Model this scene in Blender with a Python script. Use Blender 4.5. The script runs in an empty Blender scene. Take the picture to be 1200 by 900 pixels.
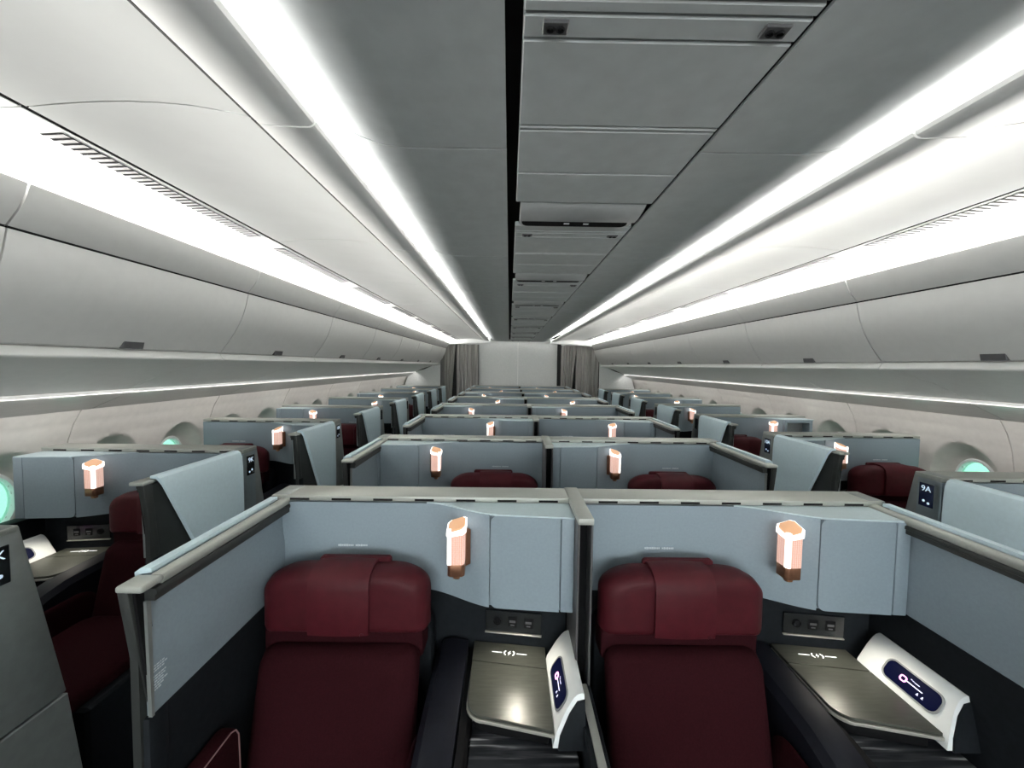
import bpy, bmesh, math, random
from mathutils import Vector, Matrix
C = bpy.context.scene.collection
rnd = random.Random(7)

# ---------------------------------------------------------------- camera
cam = bpy.data.cameras.new('camera'); co = bpy.data.objects.new('camera', cam); C.objects.link(co)
cam.sensor_fit = 'HORIZONTAL'; cam.sensor_width = 36.0; cam.lens = 36.0 * 450 / 1200
cam.clip_start = 0.02; cam.clip_end = 200
right = Vector((0.99988537, -0.00665892, 0.0135977))
up = Vector((-0.01326475, 0.04772228, 0.99877256))
fwd = Vector((0.00729966, 0.99883845, -0.04762848))
m3 = Matrix((right, up, -fwd)).transposed()
co.matrix_world = Matrix.Translation((-0.258, 0, 1.65)) @ m3.to_4x4()
bpy.context.scene.camera = co
# ---------------------------------------------------------------- world: pale daylight outside the windows
w = bpy.data.worlds.new('world'); bpy.context.scene.world = w; w.use_nodes = True
w.node_tree.nodes['Background'].inputs[0].default_value = (0.95, 1.0, 1.0, 1)
w.node_tree.nodes['Background'].inputs[1].default_value = 0.6
# ---------------------------------------------------------------- cove lights (LED strips hidden in the coves)
def strip(name, loc, aim, length, width, power, col):
    l = bpy.data.lights.new(name, 'AREA'); l.shape = 'RECTANGLE'; l.size = width; l.size_y = length
    l.energy = power; l.color = col
    o = bpy.data.objects.new(name, l); C.objects.link(o)
    z = -Vector(aim).normalized(); y = Vector((0, 1, 0)); x = y.cross(z)
    o.matrix_world = Matrix.Translation(loc) @ Matrix((x, y, z)).transposed().to_4x4()
    return o
P_CENTRE, P_SIDE, P_WALL = 5.0, 7.0, 1.5
P_FILL = 60.0
SEG = 2.65
for s in (-1, 1):
    for k in range(5):
        yc = -4.0 + SEG * (k + .5)
        strip('cove_led', (s * 0.86, yc, 2.276), (-s * 0.42, 0, 0.9), SEG, 0.03, P_CENTRE, (1.0, 0.985, 0.95))
        strip('cove_led', (s * 1.80, yc, 2.190), (-s * 0.97, 0, 0.25), SEG, 0.02, P_SIDE, (1.0, 0.975, 0.92))
        strip('sidewall_led', (s * 2.495, yc, 1.462), (s * 0.42, 0, -0.9), SEG, 0.012, P_WALL, (1.0, 0.97, 0.93))
# added fill light behind the viewer, brightens the faces turned towards it
gl = bpy.data.lights.new('fill_light', 'AREA'); gl.shape = 'RECTANGLE'; gl.size = 3.6; gl.size_y = 1.3; gl.energy = P_FILL; gl.color = (.93, .98, 1.0)
go = bpy.data.objects.new('fill_light', gl); C.objects.link(go); go.location = (0, -3.85, 1.45); go.rotation_euler = (math.pi / 2, 0, math.pi)
# ---------------------------------------------------------------- exposure
vs = bpy.context.scene.view_settings
vs.view_transform = 'Standard'; vs.look = 'None'; vs.exposure = 1.66; vs.gamma = 1.0; vs.use_curve_mapping = False

# ================================================================ materials
def lin(r, g, b):
    f = lambda c: (c / 255 / 12.92) if c <= 10 else (((c / 255) + .055) / 1.055) ** 2.4
    return (f(r), f(g), f(b), 1)
def mat(name, col, rough=.5, metal=0.0, var=.06, scale=40, bump=0.0, bscale=300, spec=.5, stretch=None, coat=0):
    m = bpy.data.materials.new(name); m.use_nodes = True
    nt = m.node_tree; b = nt.nodes['Principled BSDF']
    b.inputs['Roughness'].default_value = rough; b.inputs['Metallic'].default_value = metal
    b.inputs['Specular IOR Level'].default_value = spec
    b.inputs['Coat Weight'].default_value = coat
    tc = nt.nodes.new('ShaderNodeTexCoord'); src = tc.outputs['Object']
    if stretch:
        mp = nt.nodes.new('ShaderNodeMapping'); mp.inputs['Scale'].default_value = stretch
        nt.links.new(src, mp.inputs[0]); src = mp.outputs[0]
    n = nt.nodes.new('ShaderNodeTexNoise'); n.inputs['Scale'].default_value = scale; n.inputs['Detail'].default_value = 3
    nt.links.new(src, n.inputs['Vector'])
    r = nt.nodes.new('ShaderNodeMapRange')
    r.inputs['From Min'].default_value = .3; r.inputs['From Max'].default_value = .7
    r.inputs['To Min'].default_value = 1 - var; r.inputs['To Max'].default_value = 1 + var
    nt.links.new(n.outputs['Fac'], r.inputs['Value'])
    mx = nt.nodes.new('ShaderNodeVectorMath'); mx.operation = 'SCALE'; mx.inputs[0].default_value = col[:3]
    nt.links.new(r.outputs[0], mx.inputs['Scale']); nt.links.new(mx.outputs[0], b.inputs['Base Color'])
    if bump:
        n2 = nt.nodes.new('ShaderNodeTexNoise'); n2.inputs['Scale'].default_value = bscale; n2.inputs['Detail'].default_value = 2
        nt.links.new(src, n2.inputs['Vector'])
        bp = nt.nodes.new('ShaderNodeBump'); bp.inputs['Strength'].default_value = bump; bp.inputs['Distance'].default_value = .002
        nt.links.new(n2.outputs['Fac'], bp.inputs['Height']); nt.links.new(bp.outputs[0], b.inputs['Normal'])
    return m
def emit(name, col, strength):
    m = bpy.data.materials.new(name); m.use_nodes = True
    b = m.node_tree.nodes['Principled BSDF']; b.inputs['Base Color'].default_value = col
    b.inputs['Emission Color'].default_value = col; b.inputs['Emission Strength'].default_value = strength
    return m
M = {}
M['blue'] = mat('blue_grey_panel', (.245, .303, .345, 1), .5, 0, .04, 120, .12, 900)
M['door'] = mat('pale_blue_door', (.60, .735, .80, 1), .42, 0, .03, 60, .06, 900)
M['blue_top'] = mat('blue_grey_lit_top', (.50, .60, .64, 1), .4, 0, .03, 90)  # panel blue lightened: overhead light on the locker top put into the colour
M['cap'] = mat('champagne_metal', (.40, .412, .38, 1), .42, .25, .04, 30, 0, 300, .5, (1, 14, 1))
M['post'] = mat('gunmetal', (.26, .28, .275, 1), .42, .45, .06, 30)
M['railmetal'] = mat('dark_champagne', (.12, .125, .114, 1), .4, .5, .03, 30)
M['post_shaded'] = mat('shaded_gunmetal', (.028, .031, .030, 1), .5, .1, .06, 30)  # darker copy of the post metal, shadow at the wall end put into colour
M['postgrey'] = mat('grey_metal', (.30, .32, .33, 1), .4, .4, .05, 30)
M['slot'] = mat('black_slot', (.008, .008, .009, 1), .7, 0, .05, 40, 0, 300, .1)
M['dark'] = mat('charcoal_laminate', (.011, .0135, .0165, 1), .6, 0, .15, 60, .1, 700, .12)
M['navy'] = mat('navy_leather', (.008, .009, .0145, 1), .55, 0, .1, 50, .2, 500, .2)
M['leather'] = mat('burgundy_leather', (.061, .0080, .0122, 1), .5, 0, .12, 35, .25, 420, .18)
M['leather2'] = mat('burgundy_leather_cover', (.067, .0088, .0134, 1), .48, 0, .12, 30, .25, 420, .18)
M['cloth'] = mat('burgundy_cloth', (.027, .0056, .0080, 1), .9, 0, .2, 220, .5, 900, .06)
M['pinkpiping'] = mat('rose_piping', (.30, .17, .17, 1), .4)
M['piping'] = mat('dark_piping', (.05, .01, .014, 1), .5)
M['table'] = mat('grey_wood_table', (.070, .073, .062, 1), .33, .2, .15, 14, .05, 200, .5, (1.2, 9, 9))
M['trim'] = mat('pale_trim', (.5, .49, .44, 1), .35, .5, .04, 20)
M['white'] = mat('white_shell', (.86, .89, .89, 1), .42, 0, .02, 30)
M['service'] = mat('service_plastic', (.88, .88, .865, 1), .5, 0, .02, 25)
M['bin'] = mat('bin_plastic', (.64, .64, .63, 1), .5, 0, .02, 25, .05, 900)
M['ceil'] = mat('ceiling_grey', (.58, .605, .605, 1), .55, 0, .05, 18, .08, 800)
M['housing'] = mat('housing_grey', (.36, .375, .375, 1), .6, 0, .05, 18, .08, 800)
M['panel'] = mat('ceiling_white', (.74, .755, .745, 1), .42, 0, .02, 8)
M['sill'] = mat('white_sill', (.90, .90, .885, 1), .5, 0, .01, 20)
M['led'] = emit('led_lens', (1, .98, .94, 1), .12)
M['valance'] = mat('valance_grey', (.86, .86, .85, 1), .45, 0, .02, 20)
M['side'] = mat('sidewall_beige', (.66, .635, .60, 1), .55, 0, .04, 25, .06, 900)
M['rail'] = mat('brushed_rail', (.42, .425, .42, 1), .28, .6, .1, 20, 0, 300, .5, (10, .6, 10))
M['latch'] = mat('latch_grey', (.12, .12, .125, 1), .4, .3)
M['bulk'] = mat('bulkhead_grey', (.74, .75, .74, 1), .55, 0, .04, 40)
M['seam'] = mat('dark_seam', (.03, .03, .03, 1), .7)
M['copper'] = mat('copper', (.62, .30, .17, 1), .3, .9, .08, 60)
M['copperdark'] = mat('brown_copper', (.33, .16, .095, 1), .35, .8, .1, 60)
M['carpet'] = mat('carpet', (.02, .021, .028, 1), .95, 0, .4, 120, .6, 400, .1)
M['print'] = mat('white_print', (.62, .68, .72, 1), .5)
M['glow'] = emit('lamp_white', (1, .93, .89, 1), .52)
M['captop'] = emit('lamp_amber', (.95, .58, .34, 1), .19)
M['captop'].node_tree.nodes['Principled BSDF'].inputs['Base Color'].default_value = (.4, .18, .08, 1)
M['mark'] = emit('lit_mark', (.95, .97, .95, 1), .4)
M['screen'] = emit('screen_navy', (.0012, .0018, .010, 1), .7)
M['screen'].node_tree.nodes['Principled BSDF'].inputs['Specular IOR Level'].default_value = .06
M['screen'].node_tree.nodes['Principled BSDF'].inputs['Roughness'].default_value = .3
M['pink'] = emit('screen_pink', (.85, .30, .72, 1), .9)
M['lilac'] = emit('screen_lilac', (.62, .62, .85, 1), .7)
M['plate'] = mat('plate_navy', (.008, .013, .045, 1), .25, 0, .05, 20)
M['plateblack'] = mat('plate_black', (.012, .014, .016, 1), .25, 0, .05, 20)
M['platetext'] = emit('plate_text', (.55, .68, .82, 1), .22)
def mesh_glow():
    m = emit('perforated_copper', (1, .6, .5, 1), 1.0); nt = m.node_tree; b = nt.nodes['Principled BSDF']
    tc = nt.nodes.new('ShaderNodeTexCoord')
    ck = nt.nodes.new('ShaderNodeTexVoronoi'); ck.inputs['Scale'].default_value = 210; ck.inputs['Randomness'].default_value = .15
    nt.links.new(tc.outputs['Object'], ck.inputs['Vector'])
    r = nt.nodes.new('ShaderNodeValToRGB'); e = r.color_ramp.elements
    e[0].position = .32; e[0].color = (1.0, .80, .73, 1); e[1].position = .58; e[1].color = (.62, .33, .25, 1)
    nt.links.new(ck.outputs['Distance'], r.inputs[0]); nt.links.new(r.outputs[0], b.inputs['Emission Color'])
    b.inputs['Base Color'].default_value = (.4, .18, .12, 1); b.inputs['Emission Strength'].default_value = .26
    return m
M['perf'] = mesh_glow()
def marble():
    m = mat('dark_marble', (.03, .032, .036, 1), .3); nt = m.node_tree; b = nt.nodes['Principled BSDF']
    tc = nt.nodes.new('ShaderNodeTexCoord'); mp = nt.nodes.new('ShaderNodeMapping')
    mp.inputs['Scale'].default_value = (1.6, 30, 1); mp.inputs['Rotation'].default_value = (0, 0, -.16)
    nt.links.new(tc.outputs['Object'], mp.inputs[0])
    n = nt.nodes.new('ShaderNodeTexNoise'); n.inputs['Scale'].default_value = 1.6; n.inputs['Detail'].default_value = 6; n.inputs['Distortion'].default_value = .35
    nt.links.new(mp.outputs[0], n.inputs['Vector'])
    r = nt.nodes.new('ShaderNodeValToRGB'); e = r.color_ramp.elements
    e[0].position = .50; e[0].color = (.020, .022, .027, 1); e[1].position = .66; e[1].color = (.8, .8, .8, 1)
    x = r.color_ramp.elements.new(.585); x.color = (.09, .092, .10, 1)
    nt.links.new(n.outputs['Fac'], r.inputs[0]); nt.links.new(r.outputs[0], b.inputs['Base Color'])
    return m
M['marble'] = marble()
def curtain_mat():
    return mat('curtain_cloth', (.42, .41, .39, 1), .85, 0, .25, 30, .2, 300, .2, (1, 1, .05))
M['curtain'] = curtain_mat()
def pane_mat():
    m = bpy.data.materials.new('tinted_pane'); m.use_nodes = True; nt = m.node_tree
    out = nt.nodes['Material Output']; nt.nodes.remove(nt.nodes['Principled BSDF'])
    t = nt.nodes.new('ShaderNodeBsdfTransparent'); t.inputs[0].default_value = (.56, .86, .74, 1)
    g = nt.nodes.new('ShaderNodeBsdfGlossy'); g.inputs['Roughness'].default_value = .08
    mx = nt.nodes.new('ShaderNodeMixShader'); mx.inputs[0].default_value = .08
    nt.links.new(t.outputs[0], mx.inputs[1]); nt.links.new(g.outputs[0], mx.inputs[2]); nt.links.new(mx.outputs[0], out.inputs[0])
    return m
M['pane'] = pane_mat()

# ================================================================ mesh helpers
def bevel(bm, w, seg=2, ang=35, edges=None):
    bm.normal_update()
    if edges is None:
        edges = [e for e in bm.edges if len(e.link_faces) == 2 and e.calc_face_angle(0) > math.radians(ang)]
    if edges and w > 0:
        bmesh.ops.bevel(bm, geom=edges, offset=w, segments=seg, profile=.5, affect='EDGES', clamp_overlap=True)
def prism(poly, lo, hi, axis='z', bw=0, seg=2, bm=None):
    """polygon extruded along an axis; poly holds the two other coordinates in xyz order"""
    b = bmesh.new()
    def P(p, t):
        return (p[0], p[1], t) if axis == 'z' else ((p[0], t, p[1]) if axis == 'y' else (t, p[0], p[1]))
    a = [b.verts.new(P(p, lo)) for p in poly]; c = [b.verts.new(P(p, hi)) for p in poly]
    n = len(poly)
    b.faces.new(a); b.faces.new(list(reversed(c)))
    for i in range(n):
        b.faces.new((a[i], c[i], c[(i + 1) % n], a[(i + 1) % n]))
    bmesh.ops.recalc_face_normals(b, faces=b.faces[:])
    bevel(b, bw, seg)
    if bm is not None:
        merge(bm, b); return bm
    return b
def merge(dst, src):
    me = bpy.data.meshes.new('tmp'); src.to_mesh(me); src.free(); dst.from_mesh(me); bpy.data.meshes.remove(me)
def box(x0, x1, y0, y1, z0, z1, bw=0, seg=2, bm=None):
    return prism([(x0, y0), (x1, y0), (x1, y1), (x0, y1)], z0, z1, 'z', bw, seg, bm)
def sheet(profile, y0, y1, th=.006, ny=1, side=1):
    """thin solid swept along y from an open (x, z) profile; thickness goes to the left of the direction of travel times side"""
    pts = [Vector((p[0], p[1])) for p in profile]; off = []
    for i, p in enumerate(pts):
        d = (pts[min(i + 1, len(pts) - 1)] - pts[max(i - 1, 0)]).normalized()
        off.append(p + Vector((-d.y, d.x)) * th * side)
    poly = [tuple(p) for p in pts] + [tuple(p) for p in reversed(off)]
    b = bmesh.new(); rings = []
    for j in range(ny + 1):
        y = y0 + (y1 - y0) * j / ny
        rings.append([b.verts.new((p[0], y, p[1])) for p in poly])
    n = len(poly); h = len(pts)
    for j in range(ny):
        for i in range(n):
            b.faces.new((rings[j][i], rings[j + 1][i], rings[j + 1][(i + 1) % n], rings[j][(i + 1) % n]))
    for r in (rings[0], rings[-1]):
        for i in range(h - 1):
            b.faces.new((r[i], r[i + 1], r[n - 2 - i], r[n - 1 - i]))
    bmesh.ops.recalc_face_normals(b, faces=b.faces[:])
    return b
def pillow(outline, y_mid, front, back, p=4, nr=8, bm=None):
    """closed soft cushion: outline in (x, z), bulging to -y by front and to +y by back"""
    b = bmesh.new(); n = len(outline)
    cx = sum(q[0] for q in outline) / n; cz = sum(q[1] for q in outline) / n
    def half(depth, ring0):
        rings = [ring0]
        for k in range(1, nr):
            r = 1 - (k / nr) ** 1.6 if k < nr else 0
            d = depth * (1 - r ** p) ** .5
            rings.append([b.verts.new((cx + r * (q[0] - cx), y_mid - d, cz + r * (q[1] - cz))) for q in outline])
        tip = b.verts.new((cx, y_mid - depth, cz))
        for k in range(nr - 1):
            for i in range(n):
                b.faces.new((rings[k][i], rings[k][(i + 1) % n], rings[k + 1][(i + 1) % n], rings[k + 1][i]))
        for i in range(n):
            b.faces.new((rings[-1][i], rings[-1][(i + 1) % n], tip))
    r0 = [b.verts.new((q[0], y_mid, q[1])) for q in outline]
    half(front, r0); half(-back, r0)
    bmesh.ops.recalc_face_normals(b, faces=b.faces[:])
    if bm is not None: merge(bm, b); return bm
    return b
def rrect(x0, x1, z0, z1, rt, rb=None, n=8):
    """rounded rectangle outline; rt top corner radius (or (rx, rz)), rb bottom"""
    rb = rt if rb is None else rb
    rt = rt if isinstance(rt, tuple) else (rt, rt); rb = rb if isinstance(rb, tuple) else (rb, rb)
    pts = []
    for (cx, cz, r, a0) in ((x1 - rb[0], z0 + rb[1], rb, -90), (x1 - rt[0], z1 - rt[1], rt, 0), (x0 + rt[0], z1 - rt[1], rt, 90), (x0 + rb[0], z0 + rb[1], rb, 180)):
        for k in range(n + 1):
            a = math.radians(a0 + 90 * k / n); pts.append((cx + r[0] * math.cos(a), cz + r[1] * math.sin(a)))
    return pts
def tube(pts, r, seg=6, closed=False, bm=None):
    b = bm or bmesh.new(); rings = []; n = len(pts); pts = [Vector(p) for p in pts]
    for i, p in enumerate(pts):
        d = ((pts[(i + 1) % n] - pts[i - 1]) if closed else (pts[min(i + 1, n - 1)] - pts[max(i - 1, 0)])).normalized()
        s = d.cross(Vector((0, 0, 1))) if abs(d.z) < .9 else d.cross(Vector((1, 0, 0)))
        s.normalize(); t = d.cross(s)
        rings.append([b.verts.new(p + (s * math.cos(a) + t * math.sin(a)) * r) for a in [2 * math.pi * k / seg for k in range(seg)]])
    for i in range(n if closed else n - 1):
        for k in range(seg):
            b.faces.new((rings[i][k], rings[i][(k + 1) % seg], rings[(i + 1) % n][(k + 1) % seg], rings[(i + 1) % n][k]))
    if not closed:
        b.faces.new(rings[0]); b.faces.new(list(reversed(rings[-1])))
    bmesh.ops.recalc_face_normals(b, faces=b.faces[:])
    return b

CACHE = {}
def meshof(key, build, material, mir=None, ang=32):
    """mesh data shared between alike pieces; mir = width to mirror across"""
    k = (key, mir)
    if k in CACHE: return CACHE[k]
    b = build()
    if mir is not None:
        for v in b.verts: v.co.x = mir - v.co.x
        bmesh.ops.reverse_faces(b, faces=b.faces[:])
    me = bpy.data.meshes.new(key); b.to_mesh(me); b.free()
    me.materials.append(material)
    me.polygons.foreach_set('use_smooth', [True] * len(me.polygons))
    me.set_sharp_from_angle(angle=math.radians(ang))
    CACHE[k] = me
    return me
def put(name, me, parent=None, loc=(0, 0, 0), rot=None, label=None):
    o = bpy.data.objects.new(name, me); C.objects.link(o); o.location = loc
    if rot: o.rotation_euler = rot
    if parent: o.parent = parent
    if label: o['label'] = label
    return o
def piece(name, build, material, parent=None, loc=(0, 0, 0), rot=None, key=None, mir=None, label=None, ang=32):
    if key is None:
        CACHE.pop((name + '#one', mir), None); key = name + '#one'
    me = meshof(key, build, M[material], mir, ang)
    if key.endswith('#one'): me.name = name
    return put(name, me, parent, loc, rot, label)
def thing(name, label, cat, loc=(0, 0, 0), rot=None, group=None, kind=None):
    o = bpy.data.objects.new(name, None); C.objects.link(o); o.location = loc; o.empty_display_size = .1
    if rot: o.rotation_euler = rot
    tag(o, label, cat, group, kind); return o
def tag(o, label, cat=None, group=None, kind=None):
    o['label'] = label
    if cat: o['category'] = cat
    if group: o['group'] = group
    if kind: o['kind'] = kind
    return o
def text_mesh(txt, size, depth=.0006):
    k = ('txt', txt, size)
    if k in CACHE: return CACHE[k]
    cu = bpy.data.curves.new('txt', 'FONT'); cu.body = txt; cu.size = size; cu.extrude = depth; cu.align_x = 'CENTER'; cu.align_y = 'CENTER'
    o = bpy.data.objects.new('txt', cu); C.objects.link(o); dg = bpy.context.evaluated_depsgraph_get()
    me = bpy.data.meshes.new_from_object(o.evaluated_get(dg)); me.materials.clear(); me.materials.append(M['platetext'])
    bpy.data.objects.remove(o); bpy.data.curves.remove(cu); CACHE[k] = me
    return me
ORD = ['nearest', 'second', 'third', 'fourth', 'fifth', 'sixth', 'seventh', 'eighth', 'ninth', 'tenth', 'eleventh']

# ================================================================ the cabin shell
YB, YF = -4.0, 9.62           # behind the camera, far bulkhead
flo = piece('floor', lambda: box(-2.95, 2.95, YB, YF, -.05, 0), 'carpet'); tag(flo, 'dark navy carpeted cabin floor', 'floor', kind='structure')
# ---- ceiling
ceil = piece('ceiling', lambda: box(-1.0, 1.0, YB, YF, 2.42, 2.46), 'seam'); tag(ceil, 'grey cabin ceiling with bright coves along both sides', 'ceiling', kind='structure')
def smooth(a, b, x):
    t = max(0, min(1, (x - a) / (b - a))); return t * t * (3 - 2 * t)
G = .0025
# centre strip: repeating service panels
PER = 1.08
k0 = -4
def strip_panel(y0, y1, key):
    piece('ceiling_panel', lambda: box(-.242, .258, 0, y1 - y0 - 2 * G, 0, .02, .003, 1), 'ceil', ceil, (0, y0 + G, 2.25), key=key)
for k in range(k0, 9):
    b = .655 + PER * k
    if b > YF - .1: break
    for i, (a, c) in enumerate(((0, .028), (.028, .080), (.080, .335), (.335, .352), (.352, .57), (.57, .785), (1.02, 1.08))):
        if b + c > YF: continue
        strip_panel(b + a, b + c, 'strip%d' % i)
    # seat belt / no smoking sign boxes on the narrow strip
    for sx in (-.185, .205):
        s = piece('sign_box', lambda: box(-.023, .023, -.014, .014, -.004, .004, .002, 1), 'latch', ceil, (sx, b + .052, 2.249), key='signbox')
        def icon():
            q = bmesh.new()
            for cx in (-.009, .009):
                tube([(cx + .006 * math.cos(t), .005 * math.sin(t), 0) for t in [i * math.pi / 5 for i in range(10)]], .0025, 5, True, q)
            box(-.005, .005, -.0015, .0015, -.001, .001, bm=q)
            return q
        piece('sign_icon', icon, 'slot', s, (0, 0, -.005), key='signicon')
    # bulged outlet housing with a slit
    if b + 1.02 < YF:
        def housing():
            prof = [(0, .004), (.05, -.008), (.11, -.015), (.15, -.014), (.165, .0), (.225, .0), (.235, .02), (0, .02)]
            return prism([(p[0], p[1]) for p in prof], -.225, .245, 'x', .006, 2)
        h = piece('outlet_housing', housing, 'housing', ceil, (0, b + .785, 2.25), key='housing')
        piece('outlet_slit', lambda: prism(rrect(-.215, .22, .150, .210, .029), -.011, .012, 'z', .003, 1), 'slot', h, key='slit')
        for x in (-.03, .05):
            piece('outlet_lens', lambda: box(-.012, .012, .168, .182, -.0125, -.006, .002, 1), 'white', h, (x, 0, 0), key='lens')
# curved panels either side of the strip
def curve_prof(s):
    xs = [.274 if s < 0 else .266, .36, .45, .55, .62, .68, .74, .80, .86, .92, .966]
    return [(s * x, 2.25 + .158 * smooth(.55, .97, x) ** 1.15) for x in xs]
SEAMC = [YB] + [1.10 + 1.05 * k for k in range(-6, 9) if YB < 1.10 + 1.05 * k < YF - .3] + [YF]
for s in (-1, 1):
    for a, c in zip(SEAMC[:-1], SEAMC[1:]):
        piece('curved_ceiling_panel', lambda: sheet(curve_prof(s), 0, c - a - .007, .008, 1, s), 'ceil', ceil, (0, a, 0), key='curved%d_%.3f' % (s, c - a))
# valances with the LED ledge behind their lip
SEAMV = [YB] + [.985 + 1.03 * k for k in range(-6, 9) if YB < .985 + 1.03 * k < YF - .3] + [YF - .35]
def valance(s, L):
    pts = [(.752, 2.262), (.745, 2.248), (.748, 2.237), (.758, 2.232), (.78, 2.234), (.86, 2.250), (.895, 2.262), (.90, 2.275), (.97, 2.285), (.97, 2.262 + .003), (.905, 2.262)]
    poly = [(.745, 2.247), (.749, 2.238), (.759, 2.233), (.80, 2.233), (.880, 2.237), (.893, 2.246), (.897, 2.262), (.97, 2.276), (.97, 2.419), (.9605, 2.419), (.9605, 2.280), (.89, 2.266), (.77, 2.254), (.75, 2.262)]
    return prism([(s * p[0], p[1]) for p in poly], 0, L, 'y')
def side1(s): return [(s * x, z) for x, z in ((.902, 2.254), (.96, 2.2655), (1.05, 2.279), (1.13, 2.284), (1.20, 2.286), (1.28, 2.2835), (1.37, 2.277), (1.450, 2.268))]
def side2(s): return [(s * x, z) for x, z in ((1.468, 2.268), (1.54, 2.264), (1.62, 2.2605), (1.70, 2.260), (1.78, 2.262), (1.86, 2.252), (1.895, 2.16))]
for s in (-1, 1):
    for a, c in zip(SEAMV[:-1], SEAMV[1:]):
        L = c - a - .006
        piece('cove_valance', lambda: valance(s, L), 'valance', ceil, (0, a, 0), key='val%d_%.3f' % (s, L))
        p1 = piece('outboard_panel', lambda: sheet(side1(s), 0, L, .008, 1, s), 'panel', ceil, (0, a, 0), key='s1%d_%.3f' % (s, L))
        p2 = piece('outboard_edge_panel', lambda: sheet(side2(s), 0, L, .008, 1, s), 'panel', ceil, (0, a, 0), key='s2%d_%.3f' % (s, L))
        piece('seam_strip', lambda: prism([(s * .892, 2.2445), (s * .906, 2.2520), (s * .906, 2.27), (s * .892, 2.27)], 0, L, 'y'), 'slot', p1, key='sm1%d_%.3f' % (s, L))
        piece('seam_strip', lambda: prism([(s * 1.449, 2.2705), (s * 1.469, 2.2705), (s * 1.469, 2.278), (s * 1.449, 2.278)], 0, L, 'y'), 'slot', p2, key='sm2%d_%.3f' % (s, L))
        # air return grille: fine slats in a recess, built as real relief
        def grille():
            q = bmesh.new(); n = 34; l0, l1 = .10, L - .08
            if l1 - l0 < .3: l0, l1 = .05, max(.12, L - .05)
            for i in range(n):
                y = l0 + (l1 - l0) * (i + .5) / n; hw = (l1 - l0) / n * .27
                prism([(s * 1.485, 2.2650), (s * 1.545, 2.2618), (s * 1.545, 2.268), (s * 1.485, 2.271)], y - hw, y + hw, 'y', bm=q)
            return q
        g = piece('grille_slats', grille, 'latch', p2, key='grille%d_%.3f' % (s, L)); g['kind'] = 'stuff'
        def back():
            l0, l1 = .10, L - .08
            if l1 - l0 < .3: l0, l1 = .05, max(.12, L - .05)
            return prism([(s * 1.485, 2.2663), (s * 1.545, 2.2631), (s * 1.545, 2.270), (s * 1.485, 2.273)], l0, l1, 'y')
        piece('grille_recess', back, 'slot', p2, key='grback%d_%.3f' % (s, L))
    # dark backing over the seams, closing the roof above the outboard panels
    bk = [(s * .985, 2.40), (s * 1.2, 2.37), (s * 1.6, 2.36), (s * 2.05, 2.28), (s * 2.45, 2.05), (s * 2.75, 1.75), (s * 2.98, 1.30), (s * 3.0, 1.2)]
    piece('crown_liner', lambda: sheet(bk, YB, YF, .02, 1, s), 'seam', ceil)
# cove ends at the far bulkhead: white headers over the curtains
for s in (-1, 1):
    hd = piece('trim_%d' % (1 if s < 0 else 2), lambda: prism([(s * .72, 2.19), (s * 1.30, 2.165), (s * 1.92, 2.12), (s * 1.92, 2.30), (s * .72, 2.30)], YF - .34, YF - .30, 'y', .006, 2), 'panel')
    tag(hd, 'white header over the %s curtain at the end of the cove' % ('left' if s < 0 else 'right'), 'trim', kind='structure')
# ---- side walls
def wall_x(z):
    pts = [(1.365, 2.725), (1.28, 2.775), (1.18, 2.812), (1.05, 2.835), (.9, 2.845), (.7, 2.845), (.5, 2.84), (.3, 2.83), (0, 2.81)]
    for (za, xa), (zb, xb) in zip(pts[:-1], pts[1:]):
        if zb <= z <= za: return xa + (xb - xa) * (za - z) / (za - zb)
    return pts[0][1] if z > pts[0][0] else pts[-1][1]
WZ, RI = .895, .56           # window centre height, inner / outer radius ratio
def funnel(y, z, wins):
    d = 9
    for wy in wins:
        d = min(d, math.hypot((y - wy) / .205, (z - WZ) / .275))
    return d
def wall_panel(s, y0, y1, wins):
    b = bmesh.new(); ny, nz = 84, 52; g = {}
    za, zb = 1.365, .62
    for j in range(ny + 1):
        for i in range(nz + 1):
            y = y0 + .003 + (y1 - y0 - .006) * j / ny; z = za + (zb - za) * i / nz
            d = funnel(y, z, wins); dep = .095 * (1 - max(0, (d - RI) / (1 - RI)) ** 1.7) if d < 1 else 0
            g[j, i] = (b.verts.new((s * (wall_x(z) + dep), y, z)), d)
    for j in range(ny):
        for i in range(nz):
            q = [g[j, i], g[j + 1, i], g[j + 1, i + 1], g[j, i + 1]]
            if all(v[1] < RI for v in q): continue
            b.faces.new([v[0] for v in q])
    # edge return so that the panel has thickness
    for i in range(nz):
        for j in (0, ny):
            va, vb = g[j, i][0], g[j, i + 1][0]
            c1 = b.verts.new(va.co + Vector((s * .02, 0, 0))); c2 = b.verts.new(vb.co + Vector((s * .02, 0, 0)))
            b.faces.new((va, vb, c2, c1))
    for v in [v for v in b.verts if not v.link_faces]: b.verts.remove(v)
    bmesh.ops.recalc_face_normals(b, faces=b.faces[:])
    return b
winN = 1
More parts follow.
